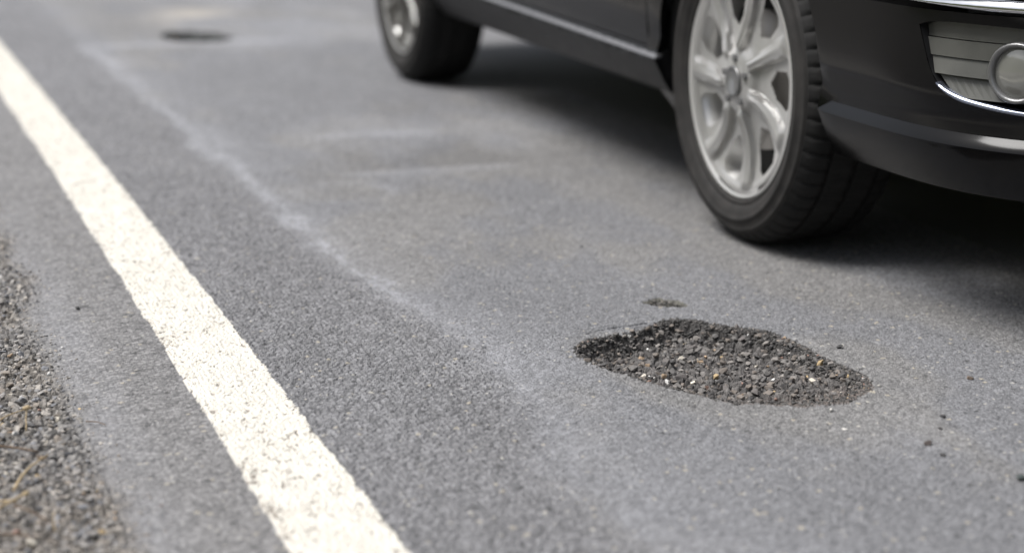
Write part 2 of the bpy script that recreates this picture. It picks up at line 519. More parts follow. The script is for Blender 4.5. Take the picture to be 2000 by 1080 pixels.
# ------------------------------------------------------------------ stones
def hull_stone(seed, flat=0.6):
    r = random.Random(seed)
    bm = bmesh.new()
    for _ in range(13):
        v = Vector((r.gauss(0, 1), r.gauss(0, 1), r.gauss(0, 1))).normalized()
        v *= r.uniform(0.8, 1.05)
        bm.verts.new((v.x * 1.15, v.y * 0.85, v.z * flat))
    res = bmesh.ops.convex_hull(bm, input=bm.verts)
    bmesh.ops.delete(bm, geom=[e for e in res['geom_unused'] if isinstance(e, bmesh.types.BMVert)], context='VERTS')
    bmesh.ops.triangulate(bm, faces=bm.faces)
    V = np.array([v.co[:] for v in bm.verts]); F = np.array([[v.index for v in f.verts] for f in bm.faces])
    bm.verts.index_update()
    F = np.array([[v.index for v in f.verts] for f in bm.faces])
    bmesh.ops.recalc_face_normals(bm, faces=bm.faces)
    F = np.array([[v.index for v in f.verts] for f in bm.faces])
    V = np.array([v.co[:] for v in bm.verts])
    bm.free()
    return V, F
SHAPES = [hull_stone(100 + i, 0.5 + 0.3 * (i % 3) / 2) for i in range(10)]
ROUND = [hull_stone(300 + i, 0.8) for i in range(4)]
DARKS = [(0.095, 0.090, 0.087), (0.12, 0.113, 0.107), (0.15, 0.14, 0.132), (0.065, 0.062, 0.061), (0.19, 0.175, 0.162), (0.13, 0.112, 0.098), (0.11, 0.10, 0.095), (0.16, 0.138, 0.12)]
GREYS = [(0.23, 0.215, 0.20), (0.28, 0.265, 0.25), (0.19, 0.185, 0.183), (0.14, 0.135, 0.13), (0.32, 0.295, 0.265), (0.24, 0.21, 0.18), (0.17, 0.172, 0.182)]
ODD = [(0.40, 0.30, 0.17), (0.50, 0.46, 0.39), (0.24, 0.155, 0.125), (0.55, 0.54, 0.52), (0.34, 0.25, 0.17)]
_cache = {}
def stone_mesh(shape_i, col, rnd=False):
    key = (shape_i, col, rnd)
    if key not in _cache:
        V, F = (ROUND if rnd else SHAPES)[shape_i]
        _cache[key] = np_mesh('stone', V, F, mat_stone, np.tile(np.array(col), (len(V), 1)))
    return _cache[key]

def height_at(x, y):
    z, cat, c = surface(np.array([x]), np.array([y]), 1)
    return float(z[0]), int(cat[0])
def heights(xs, ys):
    z, cat, c = surface(np.array(xs), np.array(ys), 1)
    return z, cat

def rand_rot(r):
    return Matrix.Rotation(r.uniform(0, 6.28), 3, 'Z') @ Matrix.Rotation(r.gauss(0, .35), 3, 'X') @ Matrix.Rotation(r.gauss(0, .35), 3, 'Y')

def scatter(parent, spots, palette, odd_share, n_parts, stuff_name, seed):
    """spots: list of (x, y, z, size); the largest n_parts become objects, the rest one mesh"""
    r = random.Random(seed)
    spots = sorted(spots, key=lambda q: -q[3])
    SV, SF, SC, nb = [], [], [], 0
    for i, (x, y, z, sz) in enumerate(spots):
        odd = r.random() < odd_share
        col = r.choice(ODD if odd else palette)
        rnd = odd and r.random() < 0.7
        si = r.randrange(4 if rnd else 10)
        rot = rand_rot(r)
        if i < n_parts:
            o = link('stone', stone_mesh(si, col, rnd), parent)
            o.location = (x, y, z)
            o.rotation_euler = rot.to_euler()
            o.scale = (sz, sz, sz)
        else:
            V, F = (ROUND if rnd else SHAPES)[si]
            W = (V * sz) @ np.array(rot).T + np.array([x, y, z])
            SV.append(W); SF.append(F + nb); nb += len(V)
            k = r.uniform(0.75, 1.25)
            SC.append(np.tile(np.array(col) * k, (len(V), 1)))
    if SV:
        o = link(stuff_name, np_mesh(stuff_name, np.concatenate(SV), np.concatenate(SF), mat_stone, np.concatenate(SC)), parent)
        o['kind'] = 'stuff'

# large pothole: loose crushed stone on its bed
xs, ys = rng.uniform(0.96, 1.35, 9000), rng.uniform(2.12, 2.63, 9000)
sdp = poly_sd(xs, ys, POT)
near = sstep(2.28, 2.16, ys)
keep = (sdp < -0.001) & (rng.random(9000) > 0.62 * near)
xs, ys, sdp = xs[keep], ys[keep], sdp[keep]
zs, _ = heights(xs, ys)
sizes = rng.gamma(3.6, 0.00078, len(xs)) + 0.0011
sizes = np.clip(sizes, 0.0018, 0.0088) * np.where(sdp > -0.012, 0.75, 1.0) * np.where(ys < 2.24, 0.72, 1.0)
spots, occ = [], {}
order = np.argsort(-sizes)
for i in order:
    x, y, s = xs[i], ys[i], sizes[i]
    gk = (int(x / 0.012), int(y / 0.012))
    ok = True
    for dx in (-1, 0, 1):
        for dy in (-1, 0, 1):
            for (px, py, ps) in occ.get((gk[0] + dx, gk[1] + dy), ()):
                if (px - x) ** 2 + (py - y) ** 2 < (0.72 * (ps + s)) ** 2:
                    ok = False
    if ok:
        occ.setdefault(gk, []).append((x, y, s))
        spots.append((x, y, zs[i] + s * 0.15, s))
spots = spots[:3600]
# broken aggregate sticking out of the hole's sides
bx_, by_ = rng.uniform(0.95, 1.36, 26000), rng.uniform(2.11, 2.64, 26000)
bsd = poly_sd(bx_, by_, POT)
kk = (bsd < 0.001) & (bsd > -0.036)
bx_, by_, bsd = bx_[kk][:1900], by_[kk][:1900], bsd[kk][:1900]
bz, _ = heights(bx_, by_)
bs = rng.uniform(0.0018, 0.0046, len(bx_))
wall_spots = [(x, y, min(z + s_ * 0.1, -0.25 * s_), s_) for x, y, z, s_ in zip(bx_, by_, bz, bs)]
scatter(pothole, spots, DARKS, 0.035, 295, 'rubble', 5)
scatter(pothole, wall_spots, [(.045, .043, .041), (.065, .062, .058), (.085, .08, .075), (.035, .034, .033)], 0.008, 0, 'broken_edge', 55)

# tiny and far potholes: a few stones each
def in_poly_spots(poly, n, smin, smax, seed, lift=0.2):
    r = np.random.default_rng(seed)
    lo, hi = poly.min(0), poly.max(0)
    x, y = r.uniform(lo[0], hi[0], n), r.uniform(lo[1], hi[1], n)
    k = poly_sd(x, y, poly) < -0.006
    x, y = x[k], y[k]
    z, _ = heights(x, y)
    s = r.uniform(smin, smax, len(x))
    return [(a, b, c + d * lift, d) for a, b, c, d in zip(x, y, z, s)]
scatter(pothole2, in_poly_spots(POT_SMALL, 130, 0.0022, 0.0045, 8), DARKS, 0.04, 60, 'rubble', 6)
scatter(pothole3, in_poly_spots(POT_FAR, 420, 0.006, 0.012, 9), [(.05, .052, .05), (.075, .078, .075), (.04, .04, .04)], 0.06, 120, 'rubble', 7)

# gravel verge: loose stones, thinning out onto the asphalt edge
n = 22000
ys = 1.55 + (5.2 - 1.55) * rng.random(n) ** 1.3
vx = verge_x(ys)
xs = vx + 0.06 - np.abs(rng.normal(0, 0.14, n))
over = np.clip((xs - vx + 0.025) / 0.085, 0, 1)
keep = (xs > X0) & (rng.random(n) > over ** 0.35)
xs, ys = xs[keep], ys[keep]
zs, _ = heights(xs, ys)
sizes = np.clip(rng.gamma(3.6, 0.00088, len(xs)) + 0.0010, 0.0015, 0.0085) * np.clip(0.9 - (xs - verge_x(ys) + .02) * 9, .38, 0.92)
spots, occ = [], {}
for i in np.argsort(-sizes):
    x, y, s = xs[i], ys[i], sizes[i]
    gk = (int(x / 0.016), int(y / 0.016))
    ok = all((px - x) ** 2 + (py - y) ** 2 >= (0.68 * (ps + s)) ** 2 for dx in (-1, 0, 1) for dy in (-1, 0, 1)
             for (px, py, ps) in occ.get((gk[0] + dx, gk[1] + dy), ()))
    if ok:
        occ.setdefault(gk, []).append((x, y, s))
        spots.append((x, y, zs[i] + s * 0.06, s))
# only stones inside the picture's corner compete to be single objects
vis = [q for q in spots if 1.93 < q[1] < 3.5 and q[0] > 0.075]
inv = [q for q in spots if not (1.93 < q[1] < 3.5 and q[0] > 0.075)]
vis.sort(key=lambda q: -q[3] / q[1])
scatter(verge, vis[:295], GREYS, 0.02, 295, 'loose_gravel', 15)
scatter(verge, vis[295:] + inv, GREYS, 0.02, 0, 'loose_gravel', 16)

# single loose stones lying on the road
LOOSE = [
    ((1.377, 2.376), 0.0075, (0.035, 0.035, 0.035), 'black stone chip lying beside the right end of the large pothole'),
    ((1.386, 2.384), 0.0045, (0.55, 0.53, 0.48), 'tiny white stone touching a black chip right of the large pothole'),
    ((1.478, 2.170), 0.0065, (0.16, 0.125, 0.10), 'brownish stone chip near the right edge, level with the pothole tip'),
    ((1.311, 1.987), 0.0052, (0.05, 0.045, 0.045), 'smallest dark chip in the loose cluster at lower right of the road'),
    ((1.342, 2.029), 0.0060, (0.04, 0.038, 0.04), 'dark chip farthest from the camera in the lower right cluster'),
    ((1.262, 1.938), 0.0075, (0.085, 0.07, 0.065), 'flat brown chip on the dark smear at lower right of the road'),
    ((1.256, 1.893), 0.0062, (0.05, 0.048, 0.048), 'dark chip nearest the camera in the lower right cluster'),
    ((1.297, 1.784), 0.0100, (0.05, 0.06, 0.058), 'dark greenish stone cut by the right edge of the photo'),
    ((1.208, 2.104), 0.0052, (0.58, 0.56, 0.52), 'white stone chip just in front of the near rim of the large pothole'),
    ((1.187, 2.025), 0.0046, (0.55, 0.53, 0.50), 'small white chip a little nearer the camera than the pothole rim'),
    ((1.251, 3.154), 0.0060, (0.04, 0.04, 0.04), 'small dark chip on the open asphalt left of the front wheel'),
    ((0.282, 3.006), 0.0068, (0.05, 0.05, 0.05), 'dark stone chip between the gravel and the white line'),
]
for i, ((x, y), s, col, lab) in enumerate(LOOSE):
    o = link('loose_stone', stone_mesh(i % 10, col))
    z, _ = height_at(x, y)
    o.location = (x, y, max(z, 0) + s * 0.28)
    o.scale = (s * .85, s * .85, s * .8)
    o.rotation_euler = (0.1, -0.1, i * 1.3)
    tag(o, lab, 'stone', 'single loose stones on the road')

# dry twigs and stalks on the gravel
mat_straw = add_noise(new_mat('dry_straw', rough=0.75), 120, (0.30, 0.225, 0.13), (0.42, 0.33, 0.20), bump=0.3)
mat_twig = add_noise(new_mat('dark_twig', rough=0.85), 120, (0.07, 0.045, 0.03), (0.15, 0.105, 0.07), bump=0.4)
def tube(bm, pts, radii, seg=7):
    pts = [Vector(p) for p in pts]
    rings = []
    for i, p in enumerate(pts):
        t = (pts[min(i + 1, len(pts) - 1)] - pts[max(i - 1, 0)]).normalized()
        u = t.cross(Vector((0, 0, 1)) if abs(t.z) < .9 else Vector((1, 0, 0))).normalized()
        w = t.cross(u)
        rings.append([bm.verts.new(p + (u * math.cos(a) + w * math.sin(a)) * radii[i]) for a in [2 * math.pi * j / seg for j in range(seg)]])
    for a, b in zip(rings[:-1], rings[1:]):
        for j in range(seg):
            bm.faces.new((a[j], a[(j + 1) % seg], b[(j + 1) % seg], b[j]))
    bm.faces.new(rings[0][::-1]); bm.faces.new(rings[-1])
def stalk(p0, p1, z0, z1, r0, r1, mat, label, bend=0.004, head=None, cat='twig'):
    bm = bmesh.new()
    n = 9
    pts = []
    r = random.Random(label)
    d = Vector((p1[0] - p0[0], p1[1] - p0[1], 0))
    nrm = Vector((-d.y, d.x, 0)).normalized()
    for i in range(n):
        k = i / (n - 1)
        p = Vector((p0[0] + d.x * k, p0[1] + d.y * k, z0 + (z1 - z0) * k + 0.3 * bend * math.sin(k * 3.14)))
        p += nrm * (bend * math.sin(k * 3.1) + r.uniform(-1, 1) * 0.0006)
        pts.append(p - Vector((p0[0], p0[1], 0)))
    tube(bm, pts, [r0 + (r1 - r0) * i / (n - 1) for i in range(n)])
    o = link('twig', bm_mesh('twig', bm, mat, True))
    o.location = (p0[0], p0[1], 0)
    if head:
        b2 = bmesh.new()
        m = Matrix.Translation(pts[-1]) @ Matrix.Rotation(head[3], 4, 'Z') @ Matrix.Diagonal((head[0], head[1], head[2], 1))
        bmesh.ops.create_icosphere(b2, subdivisions=2, radius=1, matrix=m)
        for v in b2.verts:
            v.co += Vector((r.uniform(-1, 1), r.uniform(-1, 1), r.uniform(-1, 1))) * 0.0005
        link('seed_head', bm_mesh('seed_head', b2, mat, True), o)
    return tag(o, label, cat, 'dry twigs and stalks on the gravel')
G = 0.010
stalk((0.146, 2.370), (0.150, 2.395), G - .004, 0.030, 0.0011, 0.0009, mat_straw, 'pale dry stalk with a small round head standing in the gravel', .001, (0.007, 0.004, 0.0035, .4))
stalk((0.070, 2.312), (0.152, 2.266), G + .004, G + .001, 0.0022, 0.0012, mat_twig, 'dark brown twig lying across the gravel at the left edge')
stalk((0.112, 2.132), (0.162, 2.235), G + .001, G + .006, 0.0022, 0.0010, mat_straw, 'long tan straw lying diagonally on the gravel, pointing to the line', .006)
stalk((0.070, 2.050), (0.123, 2.092), G, G + .010, 0.0018, 0.0015, mat_straw, 'forked pale straw with a thick end at lower left', .002, (0.006, 0.0035, 0.003, .9))
stalk((0.060, 2.105), (0.112, 2.085), G + .002, G + .004, 0.0020, 0.0014, mat_straw, 'short thick straw lying behind the forked straw at the left edge', .002)
stalk((0.108, 2.070), (0.142, 2.015), G + .005, G, 0.0015, 0.0008, mat_twig, 'thin brown twig slanting down right of the forked straw', .003)
stalk((0.060, 2.000), (0.123, 1.975), G + .003, G, 0.0020, 0.0012, mat_twig, 'brown twig in the bottom left corner of the photo', .002)
stalk((0.146, 1.992), (0.149, 2.010), G - .002, 0.024, 0.0010, 0.0007, mat_straw, 'short pale upright stalk in the bottom left gravel', .001)
stalk((0.112, 2.405), (0.152, 2.440), G + .002, G + .004, 0.0013, 0.0007, mat_straw, 'thin tan stem lying just behind the stalk with the round head', .003)
stalk((0.226, 2.390), (0.250, 2.368), 0.004, 0.003, 0.0010, 0.0006, mat_twig, 'tiny reddish brown stem at the edge where gravel meets asphalt', .003)

# ------------------------------------------------------------------ car (local: x across, y back along the car, front axle at y=0)
WB = 2.46
HW = 0.885
car = empty('car', (2.42, 3.10, 0), -0.0112)
tag(car, 'black hatchback car with silver wheel trims driving past the pothole', 'car')
mat_body = new_mat('black_car_paint', (0.010, 0.0105, 0.012), 0.32, 0.0, 0.8)
mat_body.node_tree.nodes['Principled BSDF'].inputs['Coat Roughness'].default_value = 0.12
add_noise(mat_body, 2.5, (0.0018, 0.0019, 0.0022), (0.0034, 0.0034, 0.0037), rough=(0.10, 0.22))
mat_body.node_tree.nodes['Principled BSDF'].inputs['Specular IOR Level'].default_value = 0.12
mat_body.node_tree.nodes['Principled BSDF'].inputs['Coat Weight'].default_value = 0.24
mat_plastic = add_noise(new_mat('black_plastic', (0.018, 0.018, 0.019), 0.5), 40, (0.007, 0.007, 0.0075), (0.011, 0.011, 0.0115), rough=(0.35, 0.55), bump=0.15, bscale=500)
mat_plastic.node_tree.nodes['Principled BSDF'].inputs['Specular IOR Level'].default_value = 0.25
mat_dark = new_mat('dark_underbody', (0.008, 0.008, 0.008), 0.85)
mat_silver = add_noise(new_mat('silver_alloy', rough=0.36, metal=0.5), 6, (0.60, 0.595, 0.58), (0.67, 0.665, 0.65), rough=(0.27, 0.34))
mat_slot = add_noise(new_mat('dusty_slat_grey', rough=0.35, metal=0.1), 9, (0.060, 0.061, 0.056), (0.11, 0.11, 0.10), rough=(.28, .45))
mat_satin = new_mat('satin_grey_trim', (0.16, 0.16, 0.165), 0.35, 0.3)
mat_dull = new_mat('dull_bezel', (0.20, 0.20, 0.20), 0.35, 0.6)
mat_chrome = new_mat('chrome_trim', (0.80, 0.81, 0.84), 0.12, 1.0)
mat_lip = new_mat('blue_grey_lip', (0.34, 0.37, 0.46), 0.22, 0.9)
mat_rubber = add_noise(new_mat('tyre_rubber', rough=0.8, spec=0.3), 30, (0.008, 0.008, 0.008), (0.014, 0.0135, 0.013), bump=0.3, bscale=300)
mat_wall = add_noise(new_mat('dusty_sidewall', rough=0.75, spec=0.3), 25, (0.013, 0.0125, 0.012), (0.027, 0.025, 0.0235), bump=0.2, bscale=250)
mat_lens = new_mat('lamp_lens', (0.26, 0.26, 0.24), 0.15, 0.4, 0.6)
mat_glass = new_mat('tinted_glass', (0.012, 0.014, 0.014), 0.04, 0.0, 1.0)
mat_red = new_mat('red_lamp_lens', (0.25, 0.01, 0.01), 0.15, 0.0, 0.8)
mat_steel = new_mat('brake_steel', (0.28, 0.27, 0.26), 0.45, 0.9)

FY, FA, RY, RA, NE = -0.50, 0.56, 2.90, 0.48, 3.0
_pl = []
for i in range(241):
    a = (i / 240) * math.pi / 2
    _pl.append((HW * math.sin(a) ** (2 / NE), FY - FA * math.cos(a) ** (2 / NE)))
for i in range(1, 69):
    _pl.append((HW, FY + (RY - FY) * i / 68))
for i in range(1, 241):
    a = (i / 240) * math.pi / 2
    _pl.append((HW * math.cos(a) ** (2 / NE), RY + RA * math.sin(a) ** (2 / NE)))
_pl = np.array(_pl)
_al = np.concatenate([[0], np.cumsum(np.hypot(*np.diff(_pl, axis=0).T))])
_tn = np.gradient(_pl, _al, axis=0)
AF = float(np.interp(FY, _pl[200:400, 1], _al[200:400]))
AMAX = float(_al[-1])
def A(y):                       # arc length of a point on the straight side
    return AF + (y - FY)
def rise(y):                    # the crease low on the side climbs toward the rear
    return min(.045, max(0.0, .021 * (y - .25)))
def dz(z, y=-1.0):              # how far the skin sits inside the widest outline
    return float(np.interp(z - (rise(y) if z < .5 else 0), [.18, .22, .25, .28, .300, .309, .315, .325, .331, .366, .381, .45, .58, .72, .84, .93],
                              [.085, .05, .030, .013, .002, -.002, -.002, .006, .010, .008, .003, .001, -.004, .004, .020, .045]))
def skin(a, z, off=0.0, side=-1):
    x = float(np.interp(a, _al, _pl[:, 0])); y = float(np.interp(a, _al, _pl[:, 1]))
    tx = float(np.interp(a, _al, _tn[:, 0])); ty = float(np.interp(a, _al, _tn[:, 1]))
    l = math.hypot(tx, ty) or 1
    nx, ny = ty / l, -tx / l            # outward normal
    k = off - dz(z, y)
    return Vector((side * (x + nx * k), y + ny * k, z))

def cdt_panel(outer, holes, grid_a, grid_z, lift=None):
    pts, edges = [], []
    def loop(P):
        b = len(pts)
        pts.extend([Vector(p) for p in P])
        edges.extend([(b + i, b + (i + 1) % len(P)) for i in range(len(P))])
    def dens(P, m):
        out = []
        for i in range(len(P)):
            a, b = Vector(P[i]), Vector(P[(i + 1) % len(P)])
            k = max(1, int((b - a).length / m))
            out += [tuple(a + (b - a) * j / k) for j in range(k)]
        return out
    outer = dens(outer, 0.04)
    loop(outer)
    for h in holes:
        loop(h)
    O = np.array(outer)
    for a in grid_a:
        for z in grid_z:
            xa, za = np.array([a]), np.array([z])
            if poly_sd(xa, za, O)[0] < -0.004 and all(abs(poly_sd(xa, za, np.array(h))[0]) > 0.004 for h in holes):
                pts.append(Vector((a, z)))
    vs, es, fs, _, _, _ = delaunay_2d_cdt(pts, edges, [], 0, 1e-5)
    fs = [f for f in fs if len(f) == 3]
    V = np.array([v[:] for v in vs])
    cen = np.array([V[list(f)].mean(0) for f in fs])
    ok = poly_sd(cen[:, 0], cen[:, 1], O) < 0
    for h in holes:
        ok &= poly_sd(cen[:, 0], cen[:, 1], np.array(h)) > 0
    return [tuple(v) for v in V], [f for f, k in zip(fs, ok) if k]

ZG = [.19, .20, .22, .25, .28, .305, .312, .318, .324, .331, .338, .346, .36, .38, .395, .42, .45, .48, .52, .58, .64, .72, .78, .84, .88, .92]
def panel(name, outer, holes, mat, side=-1, off=0.0, thick=0.014, parent=None, step=0.05, smooth=True):
    a0, a1 = min(p[0] for p in outer), max(p[0] for p in outer)
    ga = np.linspace(a0, a1, max(3, int((a1 - a0) / step)))
    V, F = cdt_panel(outer, holes, ga, ZG)
    bm = bmesh.new()
    used = sorted({i for f in F for i in f})
    mo = {i: bm.verts.new(skin(V[i][0], V[i][1], off, side)) for i in used}
    mi = {i: bm.verts.new(skin(V[i][0], V[i][1], off - thick, side)) for i in used}
    cnt = {}
    for f in F:
        bm.faces.new([mo[i] for i in f])
        bm.faces.new([mi[i] for i in reversed(f)])
        for j in range(3):
            e = (f[j], f[(j + 1) % 3])
            cnt[e] = cnt.get(e, 0) + 1
    rim = [e for e in cnt if (e[1], e[0]) not in cnt]
    for a, b in rim:
        try: bm.faces.new((mo[b], mo[a], mi[a], mi[b]))
        except ValueError: pass
    me = bm_mesh(name, bm, mat, smooth)
    try:
        for e in me.edges: pass
        me.set_sharp_from_angle(angle=R(32))
    except Exception:
        pass
    return link(name, me, parent if parent is not None else car)

def circ(a, z, r, n=48):
    return [(a + r * math.cos(2 * math.pi * i / n), z + r * math.sin(2 * math.pi * i / n)) for i in range(n)]
WR, RIM = 0.315, 0.222
ARCH = 0.358
AFX, ARX = A(0.0), A(WB)
ZS = 0.334
A_IN = 0.0                                                    # front centre line

# fog lamp opening in the bumper skin: found from its outline in the photo, (arc, height)
def arc_at_y(y):
    return float(np.interp(y, _pl[:260, 1], _al[:260]))
y_l = lambda yw: yw - 3.10
FOG = [(arc_at_y(y_l(2.445)), .505), (arc_at_y(y_l(2.430)), .465), (arc_at_y(y_l(2.414)), .425), (arc_at_y(y_l(2.394)), .400), (arc_at_y(y_l(2.355)), .382),
       (arc_at_y(y_l(2.305)), .374), (arc_at_y(y_l(2.262)), .369), (arc_at_y(y_l(2.20)), .366), (arc_at_y(y_l(2.13)), .368), (arc_at_y(y_l(2.115)), .40),
       (arc_at_y(y_l(2.115)), .470), (arc_at_y(y_l(2.125)), .490)]
_fa = np.array(FOG)
def smooth_closed(P, it=2):
    return [tuple(p) for p in smooth_poly(P, it)]
FOGS = smooth_closed(FOG, 2)

for side in (-1, 1):
    # bumper half, wing, doors, quarter, sill
    bfront = A(-0.10)
    panel('front_bumper', [(0.0, .232), (bfront, .232), (bfront, .560), (A(-.43), .515), (0.0, .515)], [circ(AFX, WR, ARCH), FOGS], mat_body, side, step=0.028)
    panel('front_wing', [(A(-.43), .5235), (A(-.10), .5635), (A(-.10), .60), (A(.10), .60), (A(.10), .2), (A(.415), .2), (A(.415), .915), (A(-.60), .80), (A(-.56), .66), (A(-.46), .60)],
          [circ(AFX, WR, ARCH)], mat_body, side)
    d1 = panel('door', [(A(.420), ZS + rise(.42)), (A(1.440), ZS + rise(1.44)), (A(1.440), .925), (A(.420), .915)], [], mat_body, side)
    d2 = panel('door', [(A(1.445), ZS + rise(1.445)), (A(2.06), ZS + rise(2.06)), (A(2.30), .925), (A(1.445), .925)], [circ(ARX, WR, ARCH + .012)], mat_body, side)
    panel('rear_wing', [(A(2.065), ZS + rise(2.065)), (A(2.30), ZS - .14), (A(2.9), .30), (A(2.9) + .30, .30), (A(2.9) + .30, .925), (A(2.306), .925)],
          [circ(ARX, WR, ARCH)], mat_body, side)
    sill = panel('sill', [(A(.30), .245), (A(2.20), .245), (A(2.20), ZS + rise(2.2) - .003), (A(.30), ZS + rise(.3) - .003)], [circ(AFX, WR, ARCH), circ(ARX, WR, ARCH)], mat_plastic, side, off=.002, thick=.05)
    # thin bright edge strip on top of the sill
    bm = bmesh.new()
    ring = []
    for i in range(60):
        y = .352 + (2.10 - .352) * i / 59
        z = .3195 + rise(y)
        ring.append([bm.verts.new(skin(A(y), z + dzv, of, side)) for dzv, of in ((-.004, .004), (.004, .002), (.004, -.008), (-.004, -.008))])
    for p, q_ in zip(ring[:-1], ring[1:]):
        for j in range(4):
            bm.faces.new((p[j], p[(j + 1) % 4], q_[(j + 1) % 4], q_[j]))
    bm.faces.new(ring[0]); bm.faces.new(ring[-1][::-1])
    link('sill_strip', bm_mesh('sill_strip', bm, mat_satin), sill)
    panel('rear_bumper', [(A(2.905), .297), (AMAX, .297), (AMAX, .60), (A(2.9) + .304, .60), (A(2.9) + .304, .297)], [], mat_body, side)
    panel('tailgate_panel', [(A(2.9) + .304, .604), (AMAX, .604), (AMAX, .93), (A(2.9) + .304, .93)], [], mat_body, side)
    # bright trim strip above the bumper, widening toward the front
    bm = bmesh.new()
    ring = []
    for i in range(50):
        a = arc_at_y(y_l(2.475)) * (1 - i / 49)
        w = 0.003 + 0.014 * min(1, i / 8)
        zc = .5285 + 0.0015 * min(1, i / 8)
        ring.append([bm.verts.new(skin(a, zc + dzv, of, side)) for dzv, of in ((-w * .55, .006), (-w * .2, .011), (w * .5, -.004), (w, -.03), (-w * .55, -.03))])
    for p, q_ in zip(ring[:-1], ring[1:]):
        for j in range(5):
            bm.faces.new((p[j], p[(j + 1) % 5], q_[(j + 1) % 5], q_[j]))
    bm.faces.new(ring[0]); bm.faces.new(ring[-1][::-1])
    link('bumper_trim', bm_mesh('bumper_trim', bm, mat_chrome, True), car)
    panel('front_grille', [(0.0, .56), (.58, .56), (.55, .70), (0.0, .70)], [], mat_plastic, side, off=-.02)
    hl = panel('headlight', [(.585, .565), (A(-.50), .60), (A(-.62), .78), (.555, .70)], [], mat_glass, side, off=-.001)

    # fog lamp recess: slats, lamp, chrome lip
    fog = empty('fog_lamp', (0, 0, 0), 0, car)
    bm = bmesh.new()
    n = len(FOGS)
    c_a, c_z = np.mean([p[0] for p in FOGS]), np.mean([p[1] for p in FOGS])
    rings = []
    for off, sh in ((-.002, 1.0), (-.034, .97)):
        rings.append([bm.verts.new(skin(c_a + (a - c_a) * sh, c_z + (z - c_z) * sh, off, side)) for a, z in FOGS])
    for i in range(n):
        bm.faces.new((rings[0][i], rings[0][(i + 1) % n], rings[1][(i + 1) % n], rings[1][i]))
    cv = bm.verts.new(skin(c_a, c_z, -.040, side))
    for i in range(n):
        bm.faces.new((rings[1][i], rings[1][(i + 1) % n], cv))
    link('lamp_housing', bm_mesh('lamp_housing', bm, mat_plastic), fog)
    amin, amax = min(p[0] for p in FOGS), max(p[0] for p in FOGS)
    FP = np.array(FOGS)
    def span(z):
        aa = np.linspace(amin, amax, 400)
        ins = poly_sd(aa, np.full(400, z), FP) < -.001
        return (aa[ins].min(), aa[ins].max()) if ins.any() else None
    # slats (louvre bars) following the bumper curve
    for z0, z1, o0, o1 in ((.4730, .4990, -.014, -.014), (.4450, .4715, -.009, -.011), (.4180, .4435, -.005, -.012), (.3860, .4165, -.003, -.014)):
        sp = span((z0 + z1) / 2)
        bm = bmesh.new()
        ring = []
        for i in range(26):
            k = i / 25
            a_lo, a_hi = span(z0) or sp, span(z1) or sp
            al = a_lo[1] + (a_lo[0] - a_lo[1]) * k
            ah = a_hi[1] + (a_hi[0] - a_hi[1]) * k
            ring.append([bm.verts.new(skin(*q2)) for q2 in ((al, z0, o0, side), (ah, z1, o1, side), (ah, z1, o1 - .012, side), (al, z0, o0 - .012, side))])
        for p, q_ in zip(ring[:-1], ring[1:]):
            for j in range(4):
                bm.faces.new((p[j], p[(j + 1) % 4], q_[(j + 1) % 4], q_[j]))
        bm.faces.new(ring[0]); bm.faces.new(ring[-1][::-1])
        link('slat', bm_mesh('slat', bm, mat_slot), fog)
    # chrome lip along the lower edge of the opening
    bm = bmesh.new()
    lip = [p for p in FOGS if p[1] < .405 and p[0] > arc_at_y(y_l(2.14))]
    lip.sort(key=lambda p: -p[0])
    ring = []
    for i, (a, z) in enumerate(lip):
        w = .0065 * min(1.0, .25 + i / 6)
        ring.append([bm.verts.new(skin(a, z + dzv, of, side)) for dzv, of in ((-.001, .003), (w * .6, .0025), (w * 1.5, -.010), (-.001, -.010))])
    for p, q_ in zip(ring[:-1], ring[1:]):
        for j in range(4):
            bm.faces.new((p[j], p[(j + 1) % 4], q_[(j + 1) % 4], q_[j]))
    bm.faces.new(ring[0]); bm.faces.new(ring[-1][::-1])
    link('lamp_lip', bm_mesh('lamp_lip', bm, mat_lip, True), fog)
    # round lamp: bezel ring and domed lens
    la, lz, lr = arc_at_y(y_l(2.264)), .432, .046
    bez, len_ = bmesh.new(), bmesh.new()
    prof = [(lr, -.012), (lr, .002), (lr * .93, .006), (lr * .84, .001), (lr * .82, -.006)]
    rr_ = [[bez.verts.new(skin(la + r_ * math.cos(t) * 1.0, lz + r_ * math.sin(t), o_, side)) for t in [2 * math.pi * i / 36 for i in range(36)]] for r_, o_ in prof]
    for p, q_ in zip(rr_[:-1], rr_[1:]):
        for j in range(36):
            bez.faces.new((p[j], p[(j + 1) % 36], q_[(j + 1) % 36], q_[j]))
    link('bezel', bm_mesh('bezel', bez, mat_dull, True), fog)
    prof = [(lr * .82, -.005), (lr * .6, .0), (lr * .3, .003)]
    rr_ = [[len_.verts.new(skin(la + r_ * math.cos(t), lz + r_ * math.sin(t), o_, side)) for t in [2 * math.pi * i / 36 for i in range(36)]] for r_, o_ in prof]
    for p, q_ in zip(rr_[:-1], rr_[1:]):
        for j in range(36):
            len_.faces.new((p[j], p[(j + 1) % 36], q_[(j + 1) % 36], q_[j]))
    len_.faces.new(rr_[-1])
    link('lens', bm_mesh('lens', len_, mat_lens, True), fog)

